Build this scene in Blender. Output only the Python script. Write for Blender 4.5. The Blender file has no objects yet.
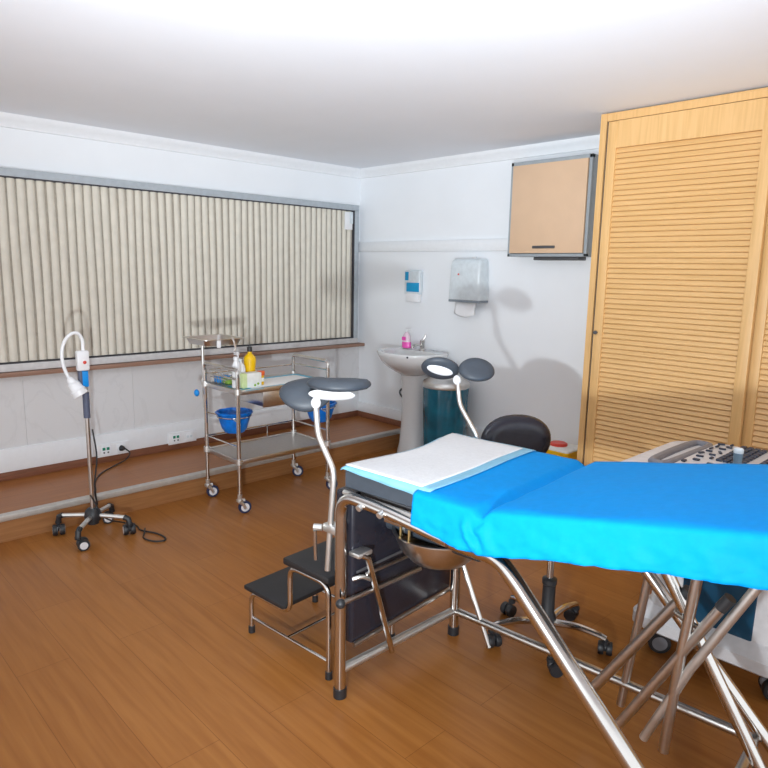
import bpy, bmesh, math, random
from mathutils import Vector, Matrix, noise

random.seed(7)
C = bpy.context.scene.collection
R = math.radians
V = Vector

# ------------------------------------------------------------------ materials
def node_mat(name):
    m = bpy.data.materials.new(name); m.use_nodes = True
    nt = m.node_tree
    return m, nt, nt.nodes['Principled BSDF']

def mat(name, col, rough=0.5, metal=0.0, var=0.06, scale=30.0, bump=0.0, bscale=200.0, coat=0.0, trans=0.0, spec=None, sheen=0.0):
    """plain surface with a little procedural variation of tone (and optional bump)"""
    m, nt, b = node_mat(name)
    tc = nt.nodes.new('ShaderNodeTexCoord')
    nz = nt.nodes.new('ShaderNodeTexNoise'); nz.inputs['Scale'].default_value = scale; nz.inputs['Detail'].default_value = 4
    nt.links.new(tc.outputs['Object'], nz.inputs['Vector'])
    rp = nt.nodes.new('ShaderNodeValToRGB')
    rp.color_ramp.elements[0].position = 0.3; rp.color_ramp.elements[1].position = 0.7
    lo = tuple(max(0, c*(1-var)) for c in col); hi = tuple(min(1, c*(1+var)) for c in col)
    rp.color_ramp.elements[0].color = (*lo, 1); rp.color_ramp.elements[1].color = (*hi, 1)
    nt.links.new(nz.outputs['Fac'], rp.inputs['Fac']); nt.links.new(rp.outputs['Color'], b.inputs['Base Color'])
    b.inputs['Roughness'].default_value = rough; b.inputs['Metallic'].default_value = metal
    if coat: b.inputs['Coat Weight'].default_value = coat; b.inputs['Coat Roughness'].default_value = 0.15
    if trans: b.inputs['Transmission Weight'].default_value = trans
    if spec is not None: b.inputs['Specular IOR Level'].default_value = spec
    if sheen: b.inputs['Sheen Weight'].default_value = sheen
    if bump:
        n2 = nt.nodes.new('ShaderNodeTexNoise'); n2.inputs['Scale'].default_value = bscale; n2.inputs['Detail'].default_value = 3
        nt.links.new(tc.outputs['Object'], n2.inputs['Vector'])
        bp = nt.nodes.new('ShaderNodeBump'); bp.inputs['Strength'].default_value = bump; bp.inputs['Distance'].default_value = 0.004
        nt.links.new(n2.outputs['Fac'], bp.inputs['Height']); nt.links.new(bp.outputs['Normal'], b.inputs['Normal'])
    return m

def wood_floor(name, dark, light, rot, plank=(1.25, 0.19), rough=0.32):
    m, nt, b = node_mat(name)
    tc = nt.nodes.new('ShaderNodeTexCoord')
    mp = nt.nodes.new('ShaderNodeMapping'); mp.inputs['Rotation'].default_value = (0, 0, rot)
    nt.links.new(tc.outputs['Object'], mp.inputs['Vector'])
    br = nt.nodes.new('ShaderNodeTexBrick'); br.offset = 0.37; br.offset_frequency = 2
    br.inputs['Scale'].default_value = 1.0; br.inputs['Brick Width'].default_value = plank[0]; br.inputs['Row Height'].default_value = plank[1]
    br.inputs['Mortar Size'].default_value = 0.0012; br.inputs['Mortar Smooth'].default_value = 0.3; br.inputs['Bias'].default_value = 0.0
    br.inputs['Color1'].default_value = (0.0, 0.0, 0.0, 1); br.inputs['Color2'].default_value = (1, 1, 1, 1); br.inputs['Mortar'].default_value = (0.1, 0.1, 0.1, 1)
    nt.links.new(mp.outputs['Vector'], br.inputs['Vector'])
    st = nt.nodes.new('ShaderNodeMapping'); st.inputs['Scale'].default_value = (1.6, 26, 1)
    nt.links.new(mp.outputs['Vector'], st.inputs['Vector'])
    g = nt.nodes.new('ShaderNodeTexNoise'); g.inputs['Scale'].default_value = 1.4; g.inputs['Detail'].default_value = 6; g.inputs['Distortion'].default_value = 0.6
    nt.links.new(st.outputs['Vector'], g.inputs['Vector'])
    mx = nt.nodes.new('ShaderNodeMix'); mx.data_type = 'FLOAT'; mx.inputs[0].default_value = 0.86
    sep = nt.nodes.new('ShaderNodeSeparateColor'); nt.links.new(br.outputs['Color'], sep.inputs['Color'])
    nt.links.new(sep.outputs[0], mx.inputs[2]); nt.links.new(g.outputs['Fac'], mx.inputs[3])
    rp = nt.nodes.new('ShaderNodeValToRGB')
    rp.color_ramp.elements[0].position = 0.15; rp.color_ramp.elements[0].color = (*dark, 1)
    rp.color_ramp.elements[1].position = 0.85; rp.color_ramp.elements[1].color = (*light, 1)
    nt.links.new(mx.outputs[0], rp.inputs['Fac'])
    mo = nt.nodes.new('ShaderNodeMix'); mo.data_type = 'RGBA'
    nt.links.new(br.outputs['Fac'], mo.inputs[0]); nt.links.new(rp.outputs['Color'], mo.inputs[6])
    mo.inputs[7].default_value = (dark[0]*0.8, dark[1]*0.8, dark[2]*0.8, 1)
    nt.links.new(mo.outputs[2], b.inputs['Base Color'])
    b.inputs['Roughness'].default_value = rough; b.inputs['Specular IOR Level'].default_value = 0.28
    return m

def veneer(name, dark, light, scale=(3, 60, 60), rough=0.45):
    m, nt, b = node_mat(name)
    tc = nt.nodes.new('ShaderNodeTexCoord')
    mp = nt.nodes.new('ShaderNodeMapping'); mp.inputs['Scale'].default_value = scale
    nt.links.new(tc.outputs['Object'], mp.inputs['Vector'])
    g = nt.nodes.new('ShaderNodeTexNoise'); g.inputs['Scale'].default_value = 1.0; g.inputs['Detail'].default_value = 5; g.inputs['Distortion'].default_value = 0.8
    nt.links.new(mp.outputs['Vector'], g.inputs['Vector'])
    rp = nt.nodes.new('ShaderNodeValToRGB')
    rp.color_ramp.elements[0].position = 0.3; rp.color_ramp.elements[0].color = (*dark, 1)
    rp.color_ramp.elements[1].position = 0.7; rp.color_ramp.elements[1].color = (*light, 1)
    nt.links.new(g.outputs['Fac'], rp.inputs['Fac']); nt.links.new(rp.outputs['Color'], b.inputs['Base Color'])
    b.inputs['Roughness'].default_value = rough
    return m

def marble_panel(name, base, vein):
    m, nt, b = node_mat(name)
    tc = nt.nodes.new('ShaderNodeTexCoord')
    nz = nt.nodes.new('ShaderNodeTexNoise'); nz.inputs['Scale'].default_value = 2.2; nz.inputs['Detail'].default_value = 8; nz.inputs['Distortion'].default_value = 1.6
    nt.links.new(tc.outputs['Object'], nz.inputs['Vector'])
    rp = nt.nodes.new('ShaderNodeValToRGB'); e = rp.color_ramp.elements
    e[0].position = 0.47; e[0].color = (*base, 1); e[1].position = 0.53; e[1].color = (*base, 1)
    k = e.new(0.5); k.color = (*vein, 1)
    nt.links.new(nz.outputs['Fac'], rp.inputs['Fac']); nt.links.new(rp.outputs['Color'], b.inputs['Base Color'])
    b.inputs['Roughness'].default_value = 0.28
    return m

M = {}
M['wall'] = mat('wall_paint', (0.83, 0.86, 0.89), 0.55, var=0.015, scale=3, bump=0.05, bscale=300)
M['ceiling'] = mat('ceiling_paint', (0.85, 0.88, 0.93), 0.8, var=0.01, scale=3)
M['trimw'] = mat('white_trim', (0.83, 0.855, 0.88), 0.4, var=0.015)
M['panelw'] = marble_panel('glossy_panel', (0.72, 0.725, 0.735), (0.685, 0.69, 0.70))
M['floor'] = wood_floor('laminate_floor', (0.24, 0.081, 0.015), (0.40, 0.163, 0.040), 0.0)
M['plat'] = wood_floor('platform_laminate', (0.27, 0.092, 0.024), (0.41, 0.16, 0.046), R(90))
M['riser'] = veneer('riser_wood', (0.26, 0.11, 0.036), (0.36, 0.165, 0.06), (60, 3, 60))
M['brownbase'] = veneer('brown_baseboard', (0.17, 0.065, 0.035), (0.25, 0.10, 0.055), (60, 4, 60))
M['nosing'] = mat('aluminium_nosing', (0.60, 0.59, 0.56), 0.42, 0.6)
M['alu'] = mat('window_aluminium', (0.42, 0.47, 0.51), 0.5, 0.0)
M['alulight'] = mat('pale_aluminium', (0.62, 0.61, 0.61), 0.45, 0.0)
M['darkgap'] = mat('dark_gap', (0.05, 0.05, 0.06), 0.6)
M['sill'] = veneer('sill_wood', (0.28, 0.16, 0.11), (0.36, 0.21, 0.15), (60, 4, 60))
M['slat'] = mat('blind_slat', (0.70, 0.665, 0.575), 0.7, var=0.05, scale=14)
M['slatback'] = mat('blind_backing', (0.46, 0.41, 0.34), 0.8, var=0.1)
M['chrome'] = mat('polished_steel', (0.62, 0.60, 0.58), 0.14, 1.0, var=0.03)
M['steel'] = mat('brushed_steel', (0.60, 0.58, 0.56), 0.28, 1.0, var=0.05, scale=60)
M['brass'] = mat('worn_brass', (0.55, 0.38, 0.16), 0.35, 0.9)
M['satin'] = mat('satin_steel', (0.66, 0.65, 0.63), 0.36, 0.9, var=0.05)
M['black'] = mat('black_plastic', (0.018, 0.019, 0.022), 0.45, var=0.1)
M['blackvinyl'] = mat('black_vinyl', (0.016, 0.016, 0.024), 0.27, var=0.1, bump=0.08, bscale=90)
M['slate'] = mat('slate_vinyl', (0.040, 0.050, 0.064), 0.5, var=0.08, bump=0.12, bscale=150)
M['rubber'] = mat('ribbed_rubber', (0.012, 0.011, 0.012), 0.55, var=0.1)
M['white'] = mat('white_plastic', (0.80, 0.81, 0.83), 0.35, var=0.02)
M['ceramic'] = mat('white_ceramic', (0.74, 0.755, 0.765), 0.12, var=0.01, coat=0.4)
M['sheet'] = mat('azure_nonwoven', (0.003, 0.262, 0.68), 0.55, var=0.04, scale=40, bump=0.2, bscale=45, spec=0.04)
M['padw2'] = mat('brightened_pad', (0.86, 0.86, 0.84), 0.9, var=0.03)  # lighter copy of the pad white, offsetting the weak light on the trolley
M['padw'] = mat('white_absorbent', (0.69, 0.695, 0.70), 0.9, var=0.03, scale=60, bump=0.3, bscale=120)
M['padb'] = mat('pale_blue_film', (0.20, 0.46, 0.62), 0.45, var=0.08, scale=30)
M['tealedge'] = mat('turquoise_film', (0.07, 0.45, 0.66), 0.45, var=0.08, scale=30)
M['bluebag'] = mat('blue_plastic', (0.0, 0.16, 0.62), 0.35, var=0.2, scale=25, bump=0.3, bscale=40)
M['bluegrip'] = mat('bright_blue_plastic', (0.0, 0.26, 0.74), 0.4)
M['slatesleeve'] = mat('slate_sleeve', (0.085, 0.10, 0.16), 0.5)
M['yellow'] = mat('yellow_plastic', (0.82, 0.50, 0.0), 0.4)
M['red'] = mat('red_plastic', (0.65, 0.05, 0.03), 0.4)
M['orange'] = mat('orange_plastic', (0.80, 0.13, 0.03), 0.4)
M['pink'] = mat('pink_liquid', (0.88, 0.10, 0.48), 0.2)
M['pinklight'] = mat('pale_pink_plastic', (0.82, 0.62, 0.72), 0.2)
M['green'] = mat('green_card', (0.25, 0.42, 0.06), 0.5)
M['card'] = mat('white_card', (0.78, 0.79, 0.76), 0.6)
M['greenlight'] = mat('pale_green_card', (0.62, 0.72, 0.36), 0.6)
M['teal'] = mat('teal_liner', (0.0, 0.10, 0.16), 0.2, var=0.45, scale=7, bump=0.7, bscale=9, coat=0.3)
M['tealpanel'] = mat('teal_panel', (0.005, 0.06, 0.12), 0.3)
M['dispblue'] = mat('cyan_label', (0.0, 0.30, 0.58), 0.4)
M['palegrey'] = mat('pale_blue_plastic', (0.66, 0.73, 0.77), 0.3, coat=0.2)
M['dispgrey'] = mat('smoke_plastic', (0.22, 0.26, 0.30), 0.35)
M['peach'] = mat('peach_laminate', (0.70, 0.49, 0.325), 0.4, var=0.025, scale=8)
M['cabgrey'] = mat('grey_cabinet', (0.33, 0.37, 0.40), 0.45)
M['handle'] = mat('dark_grey_plastic', (0.075, 0.075, 0.08), 0.4)
M['louver'] = veneer('louver_wood', (0.64, 0.385, 0.15), (0.72, 0.45, 0.195), (3, 40, 60))
M['stile'] = veneer('stile_wood', (0.62, 0.37, 0.14), (0.72, 0.445, 0.19), (60, 60, 3))
M['uswhite'] = mat('off_white_plastic', (0.66, 0.65, 0.66), 0.4)
M['uskey'] = mat('dark_key', (0.03, 0.045, 0.075), 0.5)
M['usgrey'] = mat('grey_housing', (0.20, 0.20, 0.22), 0.45)
M['usprobe'] = mat('slate_probe', (0.12, 0.19, 0.25), 0.4)
M['sockgreen'] = mat('green_socket', (0.0, 0.22, 0.13), 0.4)
M['glass'] = mat('window_glass', (0.55, 0.6, 0.62), 0.05, var=0.01)

# ------------------------------------------------------------------ mesh builder
class MB:
    def __init__(self): self.bm = bmesh.new()
    def box(self, c, s, rot=None, bev=0.0, seg=2):
        t = bmesh.new(); bmesh.ops.create_cube(t, size=1.0)
        for v in t.verts: v.co = V((v.co.x*s[0], v.co.y*s[1], v.co.z*s[2]))
        if bev:
            bmesh.ops.bevel(t, geom=list(t.edges), offset=min(bev, min(s)*0.49), segments=seg, profile=0.5, affect='EDGES')
        Mx = Matrix.Translation(V(c)) @ (rot.to_4x4() if rot else Matrix())
        t.transform(Mx); return self._add(t)
    def _add(self, t):
        me = bpy.data.meshes.new('tmp'); t.to_mesh(me); t.free(); self.bm.from_mesh(me); bpy.data.meshes.remove(me); return self
    def loops(self, rings, close=True, cap0=True, cap1=True):
        vs = [[self.bm.verts.new(p) for p in ring] for ring in rings]
        n = len(vs[0])
        for a, b in zip(vs, vs[1:]):
            for i in range(n if close else n-1):
                j = (i+1) % n
                try: self.bm.faces.new((a[i], a[j], b[j], b[i]))
                except ValueError: pass
        if cap0 and close: self.bm.faces.new(list(reversed(vs[0])))
        if cap1 and close: self.bm.faces.new(vs[-1])
        return self
    def tube(self, pts, r, seg=10, smooth=0, closed=False, caps=True):
        pts = [V(p) for p in pts]
        if smooth: pts = spline(pts, smooth)
        rr = r if isinstance(r, (list, tuple)) else [r]*len(pts)
        if len(rr) != len(pts): rr = [rr[0] + (rr[-1]-rr[0])*i/(len(pts)-1) for i in range(len(pts))]
        n = len(pts); T = []
        for i in range(n):
            a = pts[(i-1) % n] if (closed or i) else pts[i]; b = pts[(i+1) % n] if (closed or i < n-1) else pts[i]
            T.append((b-a).normalized())
        up = V((0, 0, 1)) if abs(T[0].z) < 0.9 else V((1, 0, 0))
        nrm = (up - T[0]*up.dot(T[0])).normalized(); rings = []
        for i in range(n):
            nrm = (nrm - T[i]*nrm.dot(T[i])).normalized(); bi = T[i].cross(nrm)
            rings.append([pts[i] + (nrm*math.cos(k*math.tau/seg) + bi*math.sin(k*math.tau/seg))*rr[i] for k in range(seg)])
        if closed: rings.append(rings[0]); return self.loops(rings, True, False, False)
        return self.loops(rings, True, caps, caps)
    def cyl(self, a, b, r, seg=16, r2=None): return self.tube([a, b], [r, r if r2 is None else r2], seg)
    def lathe(self, prof, c=(0, 0, 0), seg=24, rot=None, sx=1.0, sy=1.0, cap0=True, cap1=True, wob=None):
        Mx = Matrix.Translation(V(c)) @ (rot.to_4x4() if rot else Matrix())
        rings = []
        for r, z in prof:
            ring = []
            for k in range(seg):
                a = k*math.tau/seg; q = r*(wob(a, z) if wob else 1)
                ring.append(Mx @ V((q*math.cos(a)*sx, q*math.sin(a)*sy, z)))
            rings.append(ring)
        return self.loops(rings, True, cap0, cap1)
    def prism(self, poly, z0, z1):
        return self.loops([[V((x, y, z0)) for x, y in poly], [V((x, y, z1)) for x, y in poly]])
    def grid(self, P, flip=False):
        vs = [[self.bm.verts.new(p) for p in row] for row in P]
        for a, b in zip(vs, vs[1:]):
            for i in range(len(a)-1):
                f = (a[i], a[i+1], b[i+1], b[i]); self.bm.faces.new(tuple(reversed(f)) if flip else f)
        return self
    def sphere(self, c, r, s=(1, 1, 1), rot=None, u=20, w=12):
        t = bmesh.new(); bmesh.ops.create_uvsphere(t, u_segments=u, v_segments=w, radius=r)
        t.transform(Matrix.Translation(V(c)) @ (rot.to_4x4() if rot else Matrix()) @ Matrix.Diagonal((*s, 1))); return self._add(t)
    def build(self, name, m, parent=None, loc=None, smooth=True, angle=35, rz=0.0, solid=0.0, recalc=True):
        if recalc: bmesh.ops.recalc_face_normals(self.bm, faces=list(self.bm.faces))
        me = bpy.data.meshes.new(name); self.bm.to_mesh(me); self.bm.free()
        ms = m if isinstance(m, (list, tuple)) else [m]
        for q in ms: me.materials.append(M[q] if isinstance(q, str) else q)
        if smooth:
            for p in me.polygons: p.use_smooth = True
            me.set_sharp_from_angle(angle=R(angle))
        o = bpy.data.objects.new(name, me); C.objects.link(o)
        if parent: o.parent = parent
        if loc: o.location = loc
        if rz: o.rotation_euler = (0, 0, rz)
        if solid:
            md = o.modifiers.new('thickness', 'SOLIDIFY'); md.thickness = solid; md.offset = 0
        return o

def spline(pts, n):
    P = [pts[0]*2 - pts[1]] + list(pts) + [pts[-1]*2 - pts[-2]]; out = []
    for i in range(1, len(P)-2):
        for k in range(n):
            t = k/n; a, b, c, d = P[i-1], P[i], P[i+1], P[i+2]
            out.append(0.5*((2*b) + (c-a)*t + (2*a-5*b+4*c-d)*t*t + (3*b-a-3*c+d)*t**3))
    out.append(pts[-1]); return out

def bend(pts, r=0.05, n=6):
    """polyline with rounded corners"""
    pts = [V(p) for p in pts]; out = [pts[0]]
    for i in range(1, len(pts)-1):
        a, b, c = pts[i-1], pts[i], pts[i+1]
        q = min(r, (a-b).length*0.48, (c-b).length*0.48)
        p0 = b + (a-b).normalized()*q; p1 = b + (c-b).normalized()*q
        for k in range(n+1):
            t = k/n; out.append(p0*(1-t)**2 + b*2*t*(1-t) + p1*t*t)
    out.append(pts[-1]); return out

def frame(n, up=(0, 0, 1)):
    """3x3 rotation whose z axis is n and whose x axis is as close to `up` as can be"""
    z = V(n).normalized(); x = V(up) - z*V(up).dot(z); x.normalize(); y = z.cross(x)
    return Matrix((x, y, z)).transposed()

def tag(o, label=None, cat=None, group=None, kind=None):
    if label: o['label'] = label
    if cat: o['category'] = cat
    if group: o['group'] = group
    if kind: o['kind'] = kind
    return o
def thing(name, loc, label, cat, group=None, rz=0.0):
    o = bpy.data.objects.new(name, None); C.objects.link(o); o.empty_display_size = 0.1
    o.location = loc; o.rotation_euler = (0, 0, rz)
    return tag(o, label, cat, group)
def copy_tree(o, parent=None):
    c = o.copy(); C.objects.link(c)
    if parent: c.parent = parent
    for ch in list(o.children): copy_tree(ch, c)
    return c
def struct(o, label): return tag(o, label, None, None, 'structure')

# ------------------------------------------------------------------ setting
WX, WY, HC, HP = -4.52, 4.03, 2.36, 0.145      # left wall, back wall, ceiling, platform top
PX = -3.86                                     # platform front
YB, XR = -2.6, 2.6

struct(MB().box(((WX+XR)/2, (YB+WY)/2, -0.05), (XR-WX+0.2, WY-YB+0.2, 0.1)).build('floor', 'floor', smooth=False), 'orange brown laminate plank floor')
struct(MB().box(((WX+XR)/2, (YB+WY)/2, HC+0.05), (XR-WX+0.2, WY-YB+0.2, 0.1)).build('ceiling', 'ceiling', smooth=False), 'plain pale grey ceiling')
struct(MB().box((WX-0.05, (YB+WY)/2, HC/2), (0.1, WY-YB+0.2, HC)).build('wall_left', 'wall', smooth=False), 'white wall with the wide window')
struct(MB().box(((WX+XR)/2, WY+0.05, HC/2), (XR-WX+0.2, 0.1, HC)).build('wall_back', 'wall', smooth=False), 'white wall behind the washbasin')

# platform along the window wall
b = MB(); b.box(((WX+PX)/2, (YB+WY)/2, HP/2), (PX-WX, WY-YB, HP)); struct(b.build('floor_platform', 'plat', smooth=False), 'raised brown laminate platform along the window wall')
b = MB(); b.box((PX+0.004, (YB+WY)/2, 0.058), (0.008, WY-YB, 0.116)); struct(b.build('trim_1', 'riser', smooth=False), 'brown wood riser of the platform')
b = MB(); b.box((PX-0.012, (YB+WY)/2, HP+0.002), (0.048, WY-YB, 0.005), bev=0.002); b.box((PX+0.011, (YB+WY)/2, HP-0.0115), (0.005, WY-YB, 0.032), bev=0.002)
struct(b.build('trim_2', 'nosing'), 'aluminium nosing on the platform edge')
# cornices
def cornice(axis):
    prof = [(0, 0), (0, -0.075), (0.012, -0.072), (0.016, -0.055), (0.036, -0.034), (0.05, -0.016), (0.055, 0)]
    b = MB()
    if axis == 'left': b.loops([[V((WX+x, y, HC+z)) for x, z in prof] for y in (YB, WY)])
    else: b.loops([[V((xx, WY-x, HC+z)) for x, z in prof] for xx in (WX, XR)])
    return b
struct(cornice('left').build('trim_3', 'trimw', angle=50), 'white cornice above the window wall')
struct(cornice('back').build('trim_4', 'trimw', angle=50), 'white cornice above the back wall')
# window wall, lower part: glossy panels, white duct skirting, brown baseboard
b = MB()
ys = [YB, -0.9, -0.2, 0.5, 1.2, 1.9, 2.6, 3.42, WY]
for y0, y1 in zip(ys, ys[1:]): b.box((WX+0.006, (y0+y1)/2, 0.575), (0.012, y1-y0-0.0012, 0.46), bev=0.0006, seg=1)
struct(b.build('trim_5', 'panelw', smooth=False), 'glossy pale wall panels below the window')
b = MB(); b.box((WX+0.013, (YB+WY)/2, 0.275), (0.026, WY-YB, 0.148), bev=0.004); struct(b.build('baseboard_left', 'trimw'), 'tall white cable duct skirting under the window')
b = MB(); b.box((WX+0.009, (YB+WY)/2, 0.1725), (0.018, WY-YB, 0.055), bev=0.003); struct(b.build('baseboard_left.001', 'brownbase'), 'brown baseboard on the platform')
b = MB(); b.box(((WX+PX)/2, WY-0.009, 0.1725), (PX-WX, 0.018, 0.055), bev=0.003); struct(b.build('baseboard_back', 'brownbase'), 'brown baseboard at the platform end')
b = MB(); b.box(((WX+XR)/2, WY-0.011, 0.245), (XR-WX, 0.022, 0.09), bev=0.004); struct(b.build('baseboard_back.001', 'trimw'), 'white skirting on the back wall')
b = MB(); b.box(((WX-1.9)/2, WY-0.017, 1.693), (abs(WX+1.9), 0.034, 0.085), bev=0.004)
b.box(((WX-1.9)/2, WY-0.036, 1.693), (abs(WX+1.9), 0.004, 0.058), bev=0.002); struct(b.build('trim_6', 'trimw'), 'white cable trunking along the back wall')

# window with frame, dark gap line, sill
W0, W1, Z0, Z1 = -0.5, 3.925, 0.885, 2.002
b = MB(); fw = 0.046
b.box((WX+0.03, (W0+W1)/2, Z1+fw/2), (0.06, W1-W0+2*fw, fw), bev=0.004); 
b.box((WX+0.03, W1+fw/2-0.003, (Z0+Z1)/2), (0.06, fw, Z1-Z0), bev=0.004); b.box((WX+0.03, W0-fw/2, (Z0+Z1)/2), (0.06, fw, Z1-Z0), bev=0.004)
win = struct(b.build('window_1', 'alu'), 'wide window in a grey aluminium frame')
MB().box((WX+0.031, (W0+W1)/2, Z0-fw/2), (0.062, W1-W0+2*fw, fw), bev=0.004).build('bottom_rail', 'alulight', win)
MB().box((WX+0.006, (W0+W1)/2, (Z0+Z1)/2), (0.008, W1-W0, Z1-Z0)).build('window_glass', 'glass', win, smooth=False)
b = MB(); b.box((WX+0.04, (W0+W1)/2, Z0+0.004), (0.03, W1-W0, 0.008)); b.box((WX+0.04, (W0+W1)/2, Z1-0.004), (0.03, W1-W0, 0.008)); b.box((WX+0.04, W1-0.006, (Z0+Z1)/2), (0.03, 0.010, Z1-Z0))
b.build('gasket', 'darkgap', win, smooth=False)
b = MB(); b.box((WX+0.045, (YB+WY)/2, 0.822), (0.09, WY-YB, 0.028), bev=0.004); struct(b.build('trim_7', 'sill'), 'brown wooden sill strip under the window')

# vertical slat blind
bl = thing('window_blind', (WX+0.03, (W0+W1)/2, Z1), 'closed cream vertical slat blind filling the wide window', 'blind')
b = MB(); pitch = 0.0555; n = int((W1-W0-0.02)/pitch)
for i in range(n):
    y = W0+0.016 + (i+0.5)*pitch - (W0+W1)/2; w = pitch*random.uniform(0.76, 0.84); d = 0.011
    tw = random.uniform(-0.10, 0.10); sh = random.uniform(-0.002, 0.002)
    rings = []
    for k in range(7):
        z = -0.006 - (Z1-Z0-0.018)*k/6; ring = []
        a = tw*(0.4+0.6*k/6) + 0.05*math.sin(i*1.7+k*0.9); off = sh*k/3 + 0.0016*math.sin(i*0.9+k*1.1)
        for q in range(9):
            t = -1+2*q/8; px = d*(1-t*t); py = t*w/2
            ring.append(V((0.006+px*math.cos(a)-py*math.sin(a), y+off+py*math.cos(a)+px*math.sin(a), z)))
        rings.append(ring)
    b.loops(rings, True)
b.build('blind_slats', 'slat', bl, angle=60)
MB().box((-0.004, 0, -(Z1-Z0)/2), (0.006, W1-W0-0.02, Z1-Z0-0.02)).build('blind_lining', 'slatback', bl, smooth=False)

# small white blind bracket hanging at the window's upper right corner
t = thing('blind_bracket', (WX+0.062, 3.84, 1.985), 'small white bracket hanging at the upper right corner of the window', 'bracket')
b = MB(); b.box((0.004, 0, -0.075), (0.010, 0.085, 0.15), bev=0.003); b.build('bracket_plate', 'white', t)
MB().box((0.014, 0.025, -0.05), (0.012, 0.03, 0.10), bev=0.003).build('bracket_clip', 'palegrey', t)

# sockets on the skirting (top-level things)
def socket(y, label, plug):
    t = thing('socket_outlet', (WX+0.026, y, 0.235), label, 'socket', 'double sockets on the skirting')
    MB().box((0.005, 0, 0), (0.010, 0.225, 0.088), bev=0.003).build('cover_plate', 'white', t)
    mods = [MB().box((0.011, dy, 0), (0.006, 0.062, 0.062), bev=0.002).build('socket_module', 'trimw', t) for dy in (-0.053, 0.053)]
    for dy in (-0.068, -0.040):
        MB().box((0.0145, dy, 0.012), (0.003, 0.020, 0.020), bev=0.002).build('green_switch', 'sockgreen', mods[0])
        MB().cyl((0.0135, dy, -0.014), (0.016, dy, -0.014), 0.006, 8).build('switch_pin', 'handle', mods[0])
    for dy in (0.040, 0.066):
        MB().lathe([(0.010, 0), (0.010, 0.003), (0.006, 0.003)], (0.013, dy, 0), 12, Matrix.Rotation(R(90), 3, 'Y')).build('socket_ring', 'palegrey', mods[1])
    return t
socket(1.735, 'white double socket with green switches and a black plug in it', True)
socket(2.25, 'white double socket with green switches behind the steel trolley, nothing plugged in', False)

# ------------------------------------------------------------------ caster helper (local coords of its thing)
def caster(parent, x, y, rz, r=0.037, w=0.024, tire='bluetire', fork='satin', hub='satin', stem=0.06, twin=False, name='caster'):
    cs, sn = math.cos(rz), math.sin(rz)
    def P(a, bb, z): return V((x + a*cs - bb*sn, y + a*sn + bb*cs, z))
    off = r*0.75; ax = Matrix.Rotation(rz, 3, 'Z') @ Matrix.Rotation(R(90), 3, 'X')
    b = MB()
    b.cyl(P(0, 0, 2*r+0.004), P(0, 0, 2*r+stem), r*0.36, 10)
    b.cyl(P(0, 0, 2*r), P(0, 0, 2*r+0.012), r*0.55, 12)
    if twin:
        b.sphere(P(off*0.6, 0, r*1.35), r*0.8, (1.0, 0.5, 0.85), Matrix.Rotation(rz, 3, 'Z'), 14, 8)
    else:
        for s in (-1, 1):
            b.tube([P(-0.2*r, s*(w*0.5+0.004), 2*r+0.004), P(off*0.5, s*(w*0.5+0.005), 1.6*r), P(off, s*(w*0.5+0.005), r*0.9)], [r*0.3, r*0.24], 8)
        b.tube([P(-0.3*r, 0, 2*r+0.004), P(off, 0, 2*r+0.003)], w*0.55, 8)
    f = b.build(name, fork, parent)
    for s in ((-1, 1) if twin else (0,)):
        b = MB(); hb = MB()
        c = P(off, s*w*0.62, r); ww = w*0.42 if twin else w*0.5
        b.lathe([(r*0.62, -ww), (r*0.93, -ww), (r, -ww*0.6), (r, ww*0.6), (r*0.93, ww), (r*0.62, ww)], c, 24, ax)
        hb.lathe([(r*0.2, -ww*1.1), (r*0.66, -ww*1.06), (r*0.66, ww*1.06), (r*0.2, ww*1.1)], c, 20, ax)
        b.build('wheel', tire, f); hb.build('wheel_hub', hub, f)
    return f
M['bluetire'] = mat('navy_tyre', (0.012, 0.022, 0.07), 0.5)

# ------------------------------------------------------------------ examination lamp
L0 = V((-3.635, 1.272, 0))
t = thing('exam_lamp', L0, 'mobile examination lamp with a white gooseneck standing by the window platform', 'lamp')
b = MB(); b.lathe([(0.020, 0.085), (0.042, 0.09), (0.046, 0.115), (0.040, 0.145), (0.026, 0.16), (0.020, 0.16)], (0, 0, 0), 18); b.cyl((0, 0, 0.07), (0, 0, 0.09), 0.03); b.build('base_hub', 'black', t)
for k, a in enumerate((46, 130, 222, 318)):
    a = R(a); d = V((math.cos(a), math.sin(a), 0)); ln = 0.185
    b = MB(); b.tube([d*0.035+V((0, 0, 0.118)), d*ln+V((0, 0, 0.108))], 0.0125, 8)
    lg = b.build('leg', 'satin', t)
    b = MB(); b.tube([d*(ln-0.012)+V((0, 0, 0.110)), d*(ln+0.012)+V((0, 0, 0.10)), d*(ln+0.018)+V((0, 0, 0.07))], 0.016, 8); b.build('end_cap', 'black', lg)
    caster(t, d.x*(ln+0.018), d.y*(ln+0.018), a+R(120), 0.031, 0.03, 'black', 'black', 'uswhite', 0.02, True)
b = MB(); b.cyl((0, 0, 0.15), (0.0, 0, 0.86), 0.0115, 14); b.build('pole', 'steel', t)
b = MB(); b.cyl((0, 0, 0.675), (0, 0, 0.815), 0.0175, 16); b.build('pole_sleeve', 'slatesleeve', t)
b = MB(); b.box((0.0, -0.006, 0.89), (0.030, 0.046, 0.09), bev=0.007); b.build('blue_grip', 'bluegrip', t)
b = MB(); b.box((0, -0.024, 0.89), (0.034, 0.016, 0.09), bev=0.004); b.build('grip_side', 'slatesleeve', t)
bx = MB().box((0.004, -0.008, 0.99), (0.038, 0.062, 0.108), bev=0.008).build('control_box', 'white', t)
MB().lathe([(0.009, 0), (0.009, 0.004), (0.006, 0.006)], (0.023, -0.004, 0.982), 14, Matrix.Rotation(R(90), 3, 'Y')).build('switch_button', 'red', bx)
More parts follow.
